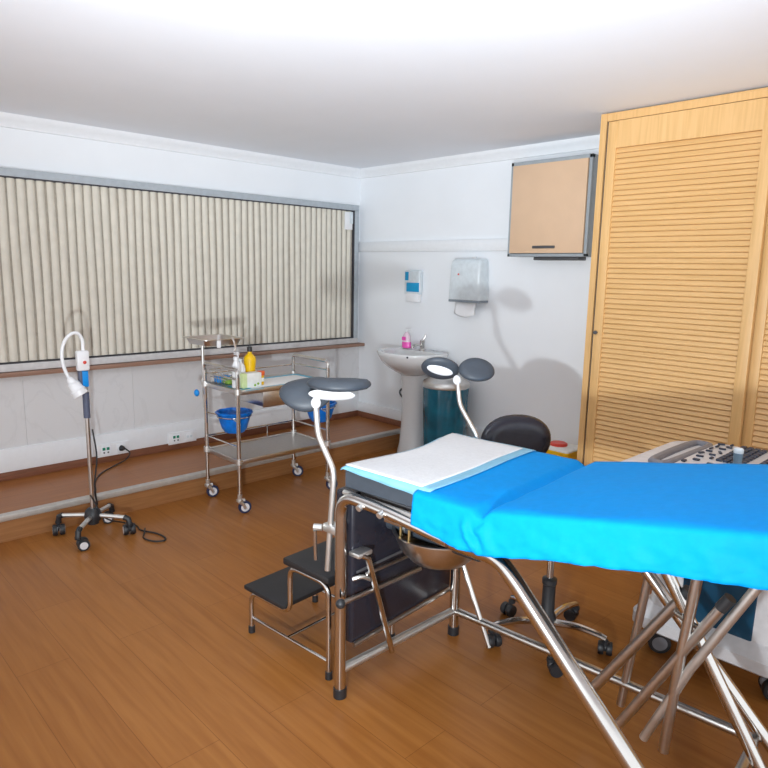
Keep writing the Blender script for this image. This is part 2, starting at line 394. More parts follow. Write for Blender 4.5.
b = MB(); b.tube([(0, 0.0, 1.04), (0, -0.002, 1.10), (0, -0.022, 1.135), (0, -0.055, 1.135), (0, -0.09, 1.10), (0, -0.108, 1.04), (0, -0.104, 0.97), (0.005, -0.085, 0.91), (0.012, -0.066, 0.885)], 0.0088, 10, 8)
b.build('gooseneck', 'white', t)
ax = V((0.25, 0.44, -0.86)).normalized(); hp = V((0.012, -0.075, 0.887))
b = MB(); b.lathe([(0.010, -0.02), (0.018, -0.012), (0.021, 0.008), (0.032, 0.018), (0.035, 0.05), (0.036, 0.055), (0.041, 0.06), (0.040, 0.088), (0.034, 0.090), (0.028, 0.07)], hp, 22, frame(ax)); b.build('lamp_head', 'white', t)
b = MB(); b.lathe([(0.0, 0.074), (0.030, 0.076)], hp, 22, frame(ax), cap0=False, cap1=False); b.build('lens', 'palegrey', t)
# mains cord: down the pole, across the platform edge to the socket, and a spare loop on the floor
def rel(p): return V(p) - L0
b = MB()
b.tube([rel(p) for p in ((-3.622, 1.292, 0.61), (-3.618, 1.305, 0.45), (-3.635, 1.292, 0.30), (-3.67, 1.31, 0.17), (-3.72, 1.33, 0.155), (-3.80, 1.345, 0.19), (-3.93, 1.40, 0.158), (-4.10, 1.46, 0.151), (-4.25, 1.55, 0.151), (-4.36, 1.68, 0.152), (-4.42, 1.79, 0.165), (-4.445, 1.83, 0.20), (-4.465, 1.805, 0.232))], 0.0045, 8, 6)
b2 = MB(); b2.tube([rel(p) for p in ((-3.625, 1.262, 0.24), (-3.605, 1.325, 0.10), (-3.66, 1.45, 0.02), (-3.60, 1.50, 0.006), (-3.52, 1.49, 0.006), (-3.42, 1.535, 0.006), (-3.33, 1.545, 0.006), (-3.295, 1.52, 0.006), (-3.325, 1.475, 0.006), (-3.40, 1.455, 0.006), (-3.47, 1.49, 0.006), (-3.53, 1.52, 0.006))], 0.0045, 8, 6)
cd = b.build('power_cord', 'black', t); b2.build('spare_cord', 'black', t)
b = MB(); b.tube([rel((-4.449, 1.795, 0.236)), rel((-4.462, 1.788, 0.236)), rel((-4.474, 1.782, 0.236))], [0.010, 0.019, 0.021], 12); b.build('plug', 'black', cd)

# ------------------------------------------------------------------ steel instrument trolley
T0 = V((-3.58, 2.405, 0))
t = thing('instrument_trolley', T0, 'stainless steel two tier instrument trolley on casters in front of the platform', 'trolley')
hx, hy = 0.195, 0.345
cor = {'LB': (-hx, -hy), 'LF': (hx, -hy), 'RB': (-hx, hy), 'RF': (hx, hy)}
for k, (x, y) in cor.items():
    b = MB(); b.cyl((x, y, 0.10), (x, y, 0.85), 0.0125, 12); p = b.build('post', 'chrome', t)
    for z in (0.33, 0.762): MB().cyl((x, y, z-0.016), (x, y, z+0.016), 0.021, 12).build('joint_collar', 'satin', p)
    caster(t, x, y, R(75) if 'L' in k else R(60), 0.040, 0.024, 'bluetire', 'satin', 'uswhite', 0.045)
# end guards (inverted U) and rails
for s in (-1, 1):
    b = MB(); b.tube(bend([(-hx, s*hy, 0.84), (-hx, s*hy, 0.893), (hx, s*hy, 0.893), (hx, s*hy, 0.84)], 0.045, 6), 0.0115, 10); b.build('end_guard', 'chrome', t)
    b = MB(); b.tube([(-hx, s*hy, 0.835), (hx, s*hy, 0.835)], 0.006, 8); b.build('guard_rail', 'chrome', t)
    b = MB(); b.tube([(-hx, s*hy, 0.42), (hx, s*hy, 0.42)], 0.006, 8); b.build('lower_rail', 'chrome', t)
b = MB(); b.tube([(-hx, -hy, 0.825), (-hx, hy, 0.825)], 0.0055, 8); b.build('back_rail', 'chrome', t)
b = MB(); b.tube([(-hx, -hy, 0.42), (-hx, hy, 0.42)], 0.0055, 8)
for y in (-0.12, 0.12): b.tube([(-hx, y, 0.335), (-hx, y, 0.42)], 0.004, 8)
b.build('lower_rail', 'chrome', t)
def shelf(z, name):
    b = MB(); b.box((0, 0, z), (2*hx-0.01, 2*hy-0.01, 0.006))
    for sx, sy, lx, ly in ((0, 1, 2*hx, 0.012), (0, -1, 2*hx, 0.012), (1, 0, 0.012, 2*hy), (-1, 0, 0.012, 2*hy)): b.box((sx*(hx-0.002), sy*(hy-0.002), z-0.004), (lx-0.03 if ly < 0.02 else lx, ly-0.03 if ly > 0.02 else ly, 0.030), bev=0.003)
    return b.build(name, 'steel', t)
shelf(0.760, 'upper_tray'); shelf(0.328, 'lower_shelf')
dr = MB().box((0.02, 0.02, 0.693), (0.33, 0.36, 0.095), bev=0.004).build('drawer', 'steel', t)
b = MB(); b.box((0.188, 0.02, 0.693), (0.006, 0.37, 0.103), bev=0.002); b.build('drawer_front', 'steel', dr)
b = MB(); b.tube(bend([(0.19, -0.04, 0.70), (0.212, -0.04, 0.70), (0.212, 0.08, 0.70), (0.19, 0.08, 0.70)], 0.012, 4), 0.004, 8); b.build('drawer_handle', 'chrome', dr)
# swivel tray on an arm clamped to the rear left post
b = MB(); b.cyl((-hx-0.028, -hy+0.004, 0.60), (-hx-0.028, -hy+0.004, 1.012), 0.0095, 12); b.cyl((-hx-0.028, -hy+0.004, 0.745), (-hx-0.028, -hy+0.004, 0.79), 0.017, 12)
b.tube(bend([(-hx-0.028, -hy+0.004, 1.005), (-hx-0.028, -hy+0.004, 1.018), (-hx+0.10, -hy+0.02, 1.018)], 0.01, 3), 0.008, 8)
arm = b.build('tray_arm', 'satin', t)
MB().sphere((-hx-0.01, -hy-0.055, 0.705), 0.021, (1, 0.75, 1.1)).build('clamp_knob', 'bluegrip', arm)
b = MB()
tc = (-hx+0.10, -hy+0.012); tw, tl, th = 0.135, 0.172, 0.038
def rr(w, l, r=0.03, n=5):
    o = []
    for cx, cy, a0 in ((w-r, l-r, 0), (-w+r, l-r, 90), (-w+r, -l+r, 180), (w-r, -l+r, 270)):
        for k in range(n+1): a = R(a0+90*k/n); o.append((cx+r*math.cos(a), cy+r*math.sin(a)))
    return o
zt = 1.026
rings = []
for w, l, z in ((0.118, 0.115, zt), (0.130, 0.127, zt+th-0.004), (0.148, 0.145, zt+th-0.002), (0.148, 0.145, zt+th+0.002), (0.128, 0.125, zt+th+0.001), (0.116, 0.113, zt+0.004)):
    rings.append([V((tc[0]+x, tc[1]+y, z)) for x, y in rr(w, l)])
b.loops(rings); tr = b.build('swivel_tray', 'steel', t)
b = MB(); b.box((tc[0]+0.140, tc[1]-0.045, zt+0.015), (0.010, 0.026, 0.052), bev=0.004); b.build('tray_clip', 'white', tr)
b = MB(); b.tube(bend([(tc[0]+0.135, tc[1]+0.045, zt+0.042), (tc[0]+0.155, tc[1]+0.05, zt+0.03), (tc[0]+0.155, tc[1]+0.062, zt-0.02), (tc[0]+0.152, tc[1]+0.05, zt-0.035)], 0.012, 4), 0.0065, 8); b.build('tray_clip', 'satin', tr)
# basin rings at the two ends
for y0, zz in ((-0.255, 0.575), (0.435, 0.545)):
    b = MB(); b.tube([V((0.107*math.cos(a), y0+0.107*math.sin(a), zz)) for a in [k*math.tau/28 for k in range(28)]], 0.0045, 8, closed=True)
    e = -hy if y0 < 0 else hy
    for sx in (-1, 1): b.tube([(sx*hx, e, zz), (sx*0.083, y0-0.068, zz)], 0.0045, 8)
    b.build('basin_ring', 'chrome', t)

# basins with plastic liners resting in the rings
def blue_basin(x, y, z, label):
    b = MB(); wob = lambda a, zz: 1 + 0.025*math.sin(9*a+zz*60) + 0.015*math.sin(17*a)
    b.lathe([(0.0, -0.115), (0.060, -0.113), (0.076, -0.09), (0.092, -0.045), (0.1015, 0.000), (0.114, 0.010), (0.116, 0.018), (0.105, 0.021), (0.093, -0.010), (0.072, -0.075), (0.05, -0.105), (0.0, -0.107)], (0, 0, 0), 48, wob=wob, cap0=False, cap1=False)
    o = b.build('basin', 'bluebag', loc=(x, y, z)); return tag(o, label, 'basin', 'blue basins in the trolley rings')
blue_basin(T0.x, T0.y-0.255, 0.583, 'blue plastic lined basin under the left end of the steel trolley')
blue_basin(T0.x, T0.y+0.435, 0.553, 'blue plastic lined basin at the right end of the trolley, behind a dark leg rest')

ZT = 0.7635   # trolley tray surface
# absorbent pad on the trolley
t = thing('absorbent_pad', (T0.x, T0.y, ZT), 'white absorbent pad with turquoise edge lying on the trolley top', 'pad')
b = MB(); b.box((0.03, 0.02, 0.0017), (0.325, 0.64, 0.003), Matrix.Rotation(R(2), 3, 'Z')); b.build('film_border', 'tealedge', t, smooth=False)
b = MB(); b.box((0.035, 0.03, 0.0043), (0.235, 0.52, 0.0035), Matrix.Rotation(R(2), 3, 'Z'), bev=0.001); b.build('absorbent_core', 'padw2', t)
ZP = ZT+0.0062
# glove box
t = thing('glove_box', (T0.x+0.118, T0.y-0.215, ZP), 'white and green cardboard box at the front left corner of the trolley top', 'box')
MB().box((0, 0, 0.044), (0.065, 0.135, 0.088), bev=0.002).build('carton', 'card', t)
MB().box((0.0, -0.052, 0.0445), (0.0665, 0.032, 0.0885), bev=0.001).build('carton_band', 'greenlight', t)
for dy, z in ((0.042, 0.02), (0.02, 0.013)): MB().cyl((0.032, dy, z), (0.0338, dy, z), 0.008, 12).build('carton_mark', 'green', t)
# bottles
def bottle(name, x, y, z, prof, m, label, caps, cat='bottle', neck=None):
    t = thing(name, (x, y, z), label, cat)
    MB().lathe(prof, seg=20).build('bottle_body', m, t)
    for nm, pr, cm in caps: MB().lathe(pr, seg=16).build(nm, cm, t)
    return t
bottle('yellow_bottle', T0.x+0.04, T0.y-0.16, ZP, [(0.026, 0), (0.033, 0.004), (0.035, 0.04), (0.034, 0.10), (0.039, 0.15), (0.036, 0.172), (0.018, 0.192), (0.013, 0.198), (0.013, 0.215)], 'yellow',
       'yellow plastic bottle with a black cap on the steel trolley', [('bottle_cap', [(0.016, 0.208), (0.016, 0.236), (0.009, 0.24)], 'black')])
bottle('squeeze_bottle', T0.x+0.045, T0.y-0.235, ZP, [(0.03, 0), (0.034, 0.004), (0.034, 0.10), (0.03, 0.125), (0.016, 0.142), (0.012, 0.146), (0.012, 0.155)], 'white',
       'rounded white plastic bottle between the spray bottle and the yellow bottle', [('bottle_cap', [(0.014, 0.15), (0.014, 0.166), (0.008, 0.17)], 'palegrey')])
sp = bottle('spray_bottle', T0.x+0.10, T0.y-0.295, ZP, [(0.024, 0), (0.027, 0.004), (0.027, 0.115), (0.024, 0.14), (0.013, 0.165), (0.012, 0.176)], 'white',
       'slim white spray bottle at the left end of the trolley top', [('bottle_collar', [(0.016, 0.17), (0.016, 0.19), (0.010, 0.193)], 'white')])
b = MB(); b.box((0.006, 0, 0.212), (0.045, 0.016, 0.022), bev=0.004); b.tube([(0.022, 0, 0.205), (0.026, 0, 0.185)], 0.004, 6); b.build('spray_head', 'uswhite', sp)
t = bottle('specimen_jar', T0.x+0.09, T0.y-0.115, ZP, [(0.018, 0), (0.021, 0.003), (0.022, 0.055), (0.020, 0.062)], 'yellow', 'small yellow and white jar with an orange red lid on the trolley', [('jar_label', [(0.0228, 0.022), (0.0228, 0.045)], 'card'), ('jar_lid', [(0.026, 0.06), (0.027, 0.062), (0.027, 0.082), (0.024, 0.086)], 'orange')], 'jar')
# wire basket with packets at the left end
BK = V((T0.x-0.08, T0.y-0.262, ZT))
t = thing('wire_basket', BK, 'small chrome wire basket at the left end of the trolley top', 'basket')
b = MB()
for z, w, l in ((0.006, 0.088, 0.055), (0.045, 0.094, 0.060), (0.088, 0.10, 0.064)): b.tube([V((x, y, z)) for x, y in rr(w, l, 0.015, 4)], 0.0028, 6, closed=True)
for k in range(6):
    x = -0.078+k*0.031
    b.tube([(x*1.12, -0.064, 0.088), (x, -0.055, 0.006), (x, 0.055, 0.006), (x*1.12, 0.064, 0.088)], 0.0018, 6)
b.build('wire_frame', 'chrome', t)
o = MB().box((0, 0, 0.02), (0.06, 0.085, 0.040), bev=0.006).build('packet', 'bluegrip', loc=BK+V((-0.045, 0, 0.0095))); tag(o, 'small blue packet in the wire basket on the trolley', 'packet')
o = MB().box((0, 0, 0.02), (0.075, 0.075, 0.036), bev=0.005).build('packet', 'green', loc=BK+V((0.040, 0.01, 0.0085))); tag(o, 'small green packet in the wire basket on the trolley', 'packet')

# ------------------------------------------------------------------ washbasin
B0 = V((-3.625, WY-0.03, 0))
t = thing('washbasin', B0, 'white ceramic pedestal washbasin standing on the floor against the back wall', 'washbasin')
def dshape(a, bf, k, n=40):
    """D outline: flat at the wall (y=0 side), round to the front (-y)"""
    o = []
    for i in range(n):
        th = math.tau*i/n; x = a*math.copysign(abs(math.cos(th))**0.9, math.cos(th)); s = math.sin(th)
        y = -bf*abs(s)**0.95 if s < 0 else k*abs(s)**0.35
        o.append((x, y))
    return o
b = MB(); rings = []; yc = -0.20
for a, bf, k, z, dy in ((0.10, 0.09, 0.12, 0.672, 0.02), (0.15, 0.12, 0.14, 0.690, 0.02), (0.205, 0.165, 0.165, 0.725, 0.01), (0.255, 0.215, 0.185, 0.775, 0), (0.284, 0.240, 0.197, 0.828, 0), (0.291, 0.248, 0.20, 0.848, 0), (0.286, 0.243, 0.199, 0.858, 0), (0.275, 0.231, 0.196, 0.860, 0),
                        (0.248, 0.207, 0.085, 0.853, 0), (0.234, 0.193, 0.075, 0.835, 0), (0.20, 0.150, 0.06, 0.775, -0.01), (0.12, 0.09, 0.05, 0.735, -0.02), (0.02, 0.02, 0.02, 0.728, -0.03)):
    rings.append([V((x, yc+dy+y, z)) for x, y in dshape(a, bf, k)])
b.loops(rings); b.build('basin_bowl', 'ceramic', t, angle=50)
b = MB(); rings = []
for a, bf, k, z in ((0.140, 0.125, 0.13, 0), (0.138, 0.122, 0.13, 0.02), (0.122, 0.105, 0.12, 0.10), (0.112, 0.095, 0.11, 0.25), (0.108, 0.092, 0.11, 0.45), (0.115, 0.098, 0.11, 0.60), (0.126, 0.105, 0.12, 0.688)):
    rings.append([V((x, -0.145+y, z)) for x, y in dshape(a, bf, k, 32)])
b.loops(rings); b.build('pedestal', 'ceramic', t, angle=50)
f = MB(); f.lathe([(0.026, 0.856), (0.026, 0.866), (0.019, 0.872), (0.019, 0.915), (0.021, 0.918), (0.021, 0.935), (0.014, 0.943)], (-0.005, -0.065, 0), 18); f.tube([(-0.005, -0.07, 0.895), (-0.01, -0.12, 0.905), (-0.015, -0.165, 0.895), (-0.016, -0.172, 0.88)], 0.011, 10, 4)
fa = f.build('faucet', 'chrome', t)
b = MB(); b.tube([(-0.005, -0.062, 0.938), (0.004, -0.045, 0.962), (0.006, -0.04, 0.985)], [0.009, 0.007], 8); b.build('faucet_lever', 'chrome', fa)
b = MB(); b.cyl((0.165, -0.412, 0.842), (0.167, -0.417, 0.842), 0.008, 12); b.build('overflow_hole', 'darkgap', t)
b = MB(); b.tube([(-0.165, -0.03, 0.56), (-0.20, -0.08, 0.52), (-0.215, -0.10, 0.485), (-0.19, -0.10, 0.45), (-0.13, -0.09, 0.42)], 0.008, 8, 5); b.build('waste_hose', 'black', t)
# soap bottle on the rim
t = thing('soap_bottle', (-3.80, WY-0.105, 0.8615), 'small pump bottle of pink soap on the washbasin rim', 'bottle')
MB().lathe([(0.030, 0), (0.036, 0.004), (0.036, 0.04), (0.034, 0.05)], seg=20, sx=1.25, sy=0.8).build('soap_liquid', 'pink', t)
MB().lathe([(0.034, 0.05), (0.030, 0.10), (0.022, 0.118), (0.012, 0.124), (0.012, 0.132)], seg=20, sx=1.1, sy=0.8).build('bottle_shoulder', 'pinklight', t)
MB().box((-0.006, -0.0275, 0.078), (0.042, 0.004, 0.030), bev=0.001).build('bottle_label', 'pink', t)
b = MB(); b.cyl((0, 0, 0.13), (0, 0, 0.152), 0.006, 8); b.box((0.012, 0, 0.156), (0.05, 0.014, 0.010), bev=0.003); b.build('pump', 'white', t)

# ------------------------------------------------------------------ wall dispensers
t = thing('soap_dispenser', (-3.815, WY, 1.235), 'white wall soap dispenser with a blue label above the washbasin', 'dispenser')
b = MB(); b.box((0, -0.024, 0.165), (0.180, 0.048, 0.20), bev=0.016, seg=3); b.build('dispenser_body', 'palegrey', t)
b = MB(); b.box((0.014, -0.047, 0.125), (0.140, 0.010, 0.075), bev=0.003); b.build('blue_label', 'dispblue', t)
b = MB(); b.box((-0.055, -0.047, 0.215), (0.040, 0.006, 0.070), bev=0.002); b.build('level_window', 'dispblue', t)
b = MB(); b.box((0.003, -0.025, 0.04), (0.145, 0.046, 0.075), bev=0.010); b.build('push_lever', 'white', t)

t = thing('towel_dispenser', (-3.20, WY, 1.24), 'pale grey wall paper towel dispenser with a towel hanging out, right of the soap dispenser', 'dispenser')
b = MB(); rings = []
for z, w, d in ((0.045, 0.148, 0.125), (0.05, 0.150, 0.128), (0.30, 0.142, 0.120), (0.335, 0.138, 0.112), (0.35, 0.128, 0.095)):
    rings.append([V((x, -d/2+y*1.0, z)) for x, y in rr(w, d/2, 0.022, 4)])
b.loops(rings); b.build('dispenser_cover', 'palegrey', t, angle=40)
b = MB(); b.box((0, -0.063, 0.036), (0.292, 0.122, 0.020), bev=0.005); b.build('dispenser_base', 'dispgrey', t)
b = MB(); b.box((0, -0.007, 0.357), (0.04, 0.012, 0.022), bev=0.004); b.build('lock_tab', 'white', t)
b = MB(); b.box((-0.05, -0.129, 0.235), (0.014, 0.003, 0.012), bev=0.001); b.build('dispenser_mark', 'red', t)
b = MB(); rows = []
for i in range(9):
    s = i/8; rows.append([V((-0.115+0.20*q/8+0.004*math.sin(q+i*0.5), -0.07-0.014*math.sin(s*2.4)+0.004*math.sin(q*0.8), 0.03-0.095*s-0.026*(1-((q-4)/4)**2)*s)) for q in range(9)])
b.grid(rows); b.build('paper_towel', 'white', t, solid=0.006)

# wall cabinet
cx0, cx1, cz0, cz1, cd = -2.79, -2.185, 1.605, 2.232, 0.15
t = thing('wall_cabinet', ((cx0+cx1)/2, WY, cz0), 'grey wall cabinet with a peach coloured door left of the wardrobe', 'cabinet')
w2 = (cx1-cx0)/2; hh = cz1-cz0
b = MB(); b.box((0, -(cd-0.02)/2, hh/2), (2*w2, cd-0.02, hh), bev=0.003)
for sx in (-1, 1): b.box((sx*(w2-0.010), -cd+0.006, hh/2), (0.020, 0.030, hh), bev=0.002)
b.box((0, -cd+0.006, hh-0.012), (2*w2, 0.030, 0.024), bev=0.002); b.box((0, -cd+0.006, 0.009), (2*w2, 0.030, 0.018), bev=0.002)
b.build('cabinet_body', 'cabgrey', t)
dr = MB().box((-0.005, -cd-0.002, hh/2), (2*w2-0.044, 0.022, hh-0.046), bev=0.002).build('door', 'peach', t)
b = MB(); b.box((-0.01, -cd-0.016, 0.062), (0.17, 0.014, 0.018), bev=0.003); b.build('door_handle', 'handle', dr)
b = MB(); b.box((0.06, -cd*0.5, -0.012), (0.34, 0.10, 0.022), bev=0.004); b.build('grip_rail', 'handle', t)

# ------------------------------------------------------------------ louvred wardrobe
FY = 3.45; X0 = -1.915
t = thing('wardrobe', (X0, FY, 0), 'tall light oak wardrobe with louvred sliding doors on the right', 'wardrobe')
b = MB(); b.box((0.018, 0.29, 1.175), (0.036, 0.58-0.004, 2.35)); b.box((1.50, 0.29, 2.332), (2.93, 0.57, 0.036)); b.box((1.50, 0.29, 0.035), (2.93, 0.57, 0.07)); b.box((2.96, 0.29, 1.175), (0.036, 0.576, 2.35)); b.box((1.50, 0.565, 1.175), (2.93, 0.012, 2.25))
b.build('carcass', 'stile', t, smooth=False)
b = MB(); b.box((0.047, 0.03, 1.18), (0.022, 0.03, 2.26)); b.build('gap_shade_strip', 'darkgap', t, smooth=False)  # dark strip standing in for the shade in the gap beside the door
MB().box((1.5, 0.068, 1.18), (2.88, 0.012, 2.24)).build('shade_backing', 'darkgap', t, smooth=False)  # dark sheet standing in for the shaded wardrobe inside behind the louvres
b = MB(); b.box((1.49, 0.018, 2.325), (2.90, 0.035, 0.035)); b.build('top_fascia', 'stile', t, smooth=False)
def sliding_door(x0, x1, y, knob):
    ww = x1-x0; sw = 0.052; z0, z1 = 0.075, 2.30
    p = 0.0275; n = int((z1-0.112-z0-0.08)/p); zl = z0+0.08+n*p
    b = MB(); b.box((x0+sw/2, y, (z0+z1)/2), (sw, 0.034, z1-z0), bev=0.004); b.box((x1-sw/2, y, (z0+z1)/2), (sw, 0.034, z1-z0), bev=0.004)
    b.box(((x0+x1)/2, y, (z1+zl)/2), (ww-2*sw+0.004, 0.03, z1-zl)); b.box(((x0+x1)/2, y, z0+0.04), (ww-2*sw, 0.03, 0.08))
    d = b.build('door', 'stile', t)
    b = MB(); z = z0+0.08
    for k in range(n):
        za = z+k*p; prof = [(0.012, za), (-0.006, za+0.001), (-0.009, za+0.006), (-0.0015, za+p-0.002), (0.012, za+p+0.004)]
        b.loops([[V((xx, y+yy, zz)) for yy, zz in prof] for xx in (x0+sw-0.002, x1-sw+0.002)])
    b.build('louvers', 'louver', d, smooth=False)
    if knob:
        b = MB(); b.lathe([(0.004, 0), (0.004, 0.012), (0.010, 0.014), (0.011, 0.022), (0.006, 0.026)], (x0+sw*0.45, y-0.017, 1.175), 14, Matrix.Rotation(R(90), 3, 'X')); b.build('knob', 'handle', d)
sliding_door(0.058, 0.872, -0.004, True)
sliding_door(0.862, 1.68, 0.040, False)
sliding_door(1.64, 2.93, -0.004, False)

# ------------------------------------------------------------------ waste bin
t = thing('waste_bin', (-3.225, 3.775, 0), 'round waste bin with a teal plastic liner and steel rim beside the washbasin', 'bin')
wob = lambda a, z: 1 + 0.018*math.sin(11*a+3*z) + 0.012*math.sin(23*a-5*z)
MB().lathe([(0.14, 0.0), (0.155, 0.01), (0.16, 0.2), (0.167, 0.45), (0.172, 0.635), (0.170, 0.645), (0.158, 0.645), (0.15, 0.5), (0.135, 0.06), (0.0, 0.05)], seg=64, wob=wob, cap1=False).build('bin_liner', 'teal', t, angle=60)
MB().lathe([(0.163, 0.632), (0.178, 0.632), (0.180, 0.64), (0.178, 0.668), (0.172, 0.676), (0.161, 0.67), (0.157, 0.64)], seg=48, cap0=False, cap1=False).build('bin_rim', 'satin', t)
MB().lathe([(0.168, 0.668), (0.166, 0.676), (0.13, 0.70), (0.08, 0.712), (0.0, 0.715)], seg=40, cap1=False).build('bin_lid', 'steel', t)

# sharps container
t = thing('sharps_container', (-2.175, 3.70, 0), 'yellow sharps container with a red cap on a white lid, beside the wardrobe', 'container')
b = MB(); rings = [[V((x, y, z)) for x, y in rr(w, l, 0.025, 4)] for w, l, z in ((0.095, 0.085, 0.0), (0.10, 0.09, 0.01), (0.112, 0.10, 0.372), (0.118, 0.106, 0.376), (0.118, 0.106, 0.386))]
b.loops(rings); b.build('container_body', 'yellow', t)
b = MB(); rings = [[V((x, y, z)) for x, y in rr(w, l, 0.025, 4)] for w, l, z in ((0.115, 0.103, 0.386), (0.115, 0.103, 0.394), (0.095, 0.083, 0.404))]
b.loops(rings); b.build('container_lid', 'card', t)
MB().lathe([(0.056, 0.402), (0.056, 0.416), (0.048, 0.422)], (-0.008, -0.01, 0), 24).build('lid_cap', 'red', t)

# ------------------------------------------------------------------ swivel stool behind the couch
t = thing('swivel_stool', (-1.325, 2.24, 0), 'black swivel stool with a rounded backrest on a chrome star base behind the couch', 'stool', rz=R(0))
b = MB(); b.lathe([(0.026, 0.055), (0.036, 0.06), (0.036, 0.11), (0.027, 0.13), (0.026, 0.25), (0.030, 0.255), (0.030, 0.275), (0.02, 0.28)], seg=18); b.build('base_hub', 'black', t)
MB().cyl((0, 0, 0.27), (0, 0, 0.50), 0.0145, 14).build('gas_lift', 'chrome', t)
for k in range(5):
    a = R(72*k+18); d = V((math.cos(a), math.sin(a), 0))
    b = MB(); b.tube([d*0.03+V((0, 0, 0.09)), d*0.12+V((0, 0, 0.097)), d*0.20+V((0, 0, 0.088)), d*0.235+V((0, 0, 0.078))], [0.016, 0.011], 10, 4); b.build('leg', 'chrome', t)
    caster(t, d.x*0.235, d.y*0.235, a+R(100), 0.027, 0.026, 'black', 'black', 'black', 0.02, True)
b = MB(); b.lathe([(0.10, 0.49), (0.175, 0.498), (0.185, 0.515), (0.182, 0.54), (0.16, 0.56), (0.10, 0.567), (0.0, 0.569)], seg=36, cap1=False); b.build('seat', 'blackvinyl', t)
b = MB(); b.tube([(-0.07, 0.015, 0.495), (-0.18, 0.04, 0.49), (-0.24, 0.06, 0.54), (-0.245, 0.062, 0.74)], 0.011, 10, 5); b.build('back_support', 'chrome', t)
b = MB(); rows_f, rows_b = [], []; N = 24; rings = []
# rounded backrest pad, slightly hollowed towards the sitter (who faces +x -y)
bd = V((-0.90, 0.436, 0)); bs = V((0.436, 0.90, 0)); bc = V((-0.26, 0.065, 0.788))
rings = []
for w, off in ((0.0, 0.030), (0.6, 0.028), (0.92, 0.020), (1.0, 0.0), (0.92, -0.02), (0.6, -0.028), (0.0, -0.030)):
    ring = []
    for k in range(36):
        a = math.tau*k/36; ex = math.copysign(abs(math.cos(a))**0.85, math.cos(a))*0.170*w; ez = math.copysign(abs(math.sin(a))**0.9, math.sin(a))*0.115*w
        ring.append(bc + bs*ex + V((0, 0, ez)) + bd*(off - 1.0*ex*ex))
    rings.append(ring)
b.loops(rings, True, False, False); bmesh.ops.remove_doubles(b.bm, verts=list(b.bm.verts), dist=0.0005); b.build('backrest', 'blackvinyl', t, angle=70)

# ------------------------------------------------------------------ ultrasound cart behind the couch
U0 = V((-0.80, 2.72, 0))
t = thing('ultrasound_cart', U0, 'off white ultrasound cart with a keyboard console, behind the head of the couch', 'medical machine')
b = MB(); rings = [[V((x, y, z)) for x, y in rr(w, l, 0.06, 5)] for w, l, z in ((0.26, 0.26, 0.10), (0.28, 0.28, 0.115), (0.28, 0.28, 0.16), (0.235, 0.225, 0.20), (0.225, 0.215, 0.63), (0.23, 0.22, 0.73))]
b.loops(rings); b.build('cart_body', 'uswhite', t)
MB().box((0.03, -0.217, 0.42), (0.26, 0.024, 0.46), bev=0.01).build('front_panel', 'tealpanel', t)
for sx in (-1, 1):
    for sy in (-1, 1): caster(t, sx*0.21, sy*0.21, R(30), 0.044, 0.036, 'black', 'usgrey', 'usgrey', 0.02, True)
# console: rounded slab, its long side running away from the couch
cc = V((0.02, -0.19, 0.768))
b = MB(); rings = [[cc + V((x, y, z)) for x, y in rr(w, l, rad, 8)] for w, l, rad, z in ((0.24, 0.26, 0.08, -0.045), (0.30, 0.31, 0.09, -0.030), (0.345, 0.345, 0.10, 0.0), (0.343, 0.343, 0.10, 0.02), (0.325, 0.325, 0.095, 0.034), (0.30, 0.30, 0.09, 0.038))]
b.loops(rings); con = b.build('console', 'uswhite', t, angle=50)
# grey grip with an opening along the left edge of the console
loop = spline([V(p) for p in ((-0.195, 0.27, 0), (-0.235, 0.25, 0), (-0.245, 0.10, 0), (-0.24, -0.12, 0), (-0.215, -0.15, 0), (-0.185, -0.13, 0), (-0.175, 0.08, 0), (-0.172, 0.24, 0), (-0.195, 0.27, 0))], 5)[:-1]
b = MB(); b.tube([cc + p + V((0, 0, 0.042)) for p in loop], 0.016, 10, closed=True); b.build('console_grip', 'usgrey', con)
b = MB(); b.loops([[cc + V((x+0.045, y+0.02, z)) for x, y in rr(w, l, 0.03, 4)] for w, l, z in ((0.205, 0.285, 0.036), (0.205, 0.285, 0.050), (0.198, 0.278, 0.054))]); b.build('key_panel', 'uswhite', con)
for i in range(4):                                        # typing keys
    for j in range(9):
        MB().box(cc + V((-0.055+0.0245*i, 0.02+0.033*j, 0.058)), (0.019, 0.024, 0.010), bev=0.002, seg=1).build('key', 'uskey', con)
for i in range(4):
    for j in range(9):
        MB().box(cc + V((0.075+0.0245*i, 0.02+0.033*j, 0.058)), (0.019, 0.024, 0.010), bev=0.002, seg=1).build('key', 'uskey', con)
for x, y, w, l, rz in ((-0.135, 0.27, 0.034, 0.014, 20), (-0.100, 0.285, 0.012, 0.030, 0), (-0.135, 0.225, 0.012, 0.040, 0), (-0.095, 0.24, 0.030, 0.014, -15), (-0.105, 0.195, 0.032, 0.014, 10), (-0.14, 0.175, 0.012, 0.035, 0), (-0.13, 0.125, 0.030, 0.016, 0), (-0.09, 0.13, 0.014, 0.036, 30), (-0.14, 0.075, 0.014, 0.034, -20), (-0.10, 0.075, 0.030, 0.016, 15), (-0.125, 0.02, 0.034, 0.014, 10), (-0.085, 0.025, 0.014, 0.030, 0), (-0.115, -0.04, 0.030, 0.020, 0), (-0.14, -0.09, 0.018, 0.030, 0), (-0.05, -0.06, 0.05, 0.014, 0)):
    MB().box(cc + V((x, y, 0.058)), (w*0.8, l*0.8, 0.006), Matrix.Rotation(R(rz), 3, 'Z'), bev=0.002, seg=1).build('control_key', 'uskey', con)
MB().sphere(cc + V((0.0, -0.14, 0.056)), 0.028, (1, 1, 0.6)).build('trackball', 'usgrey', con)
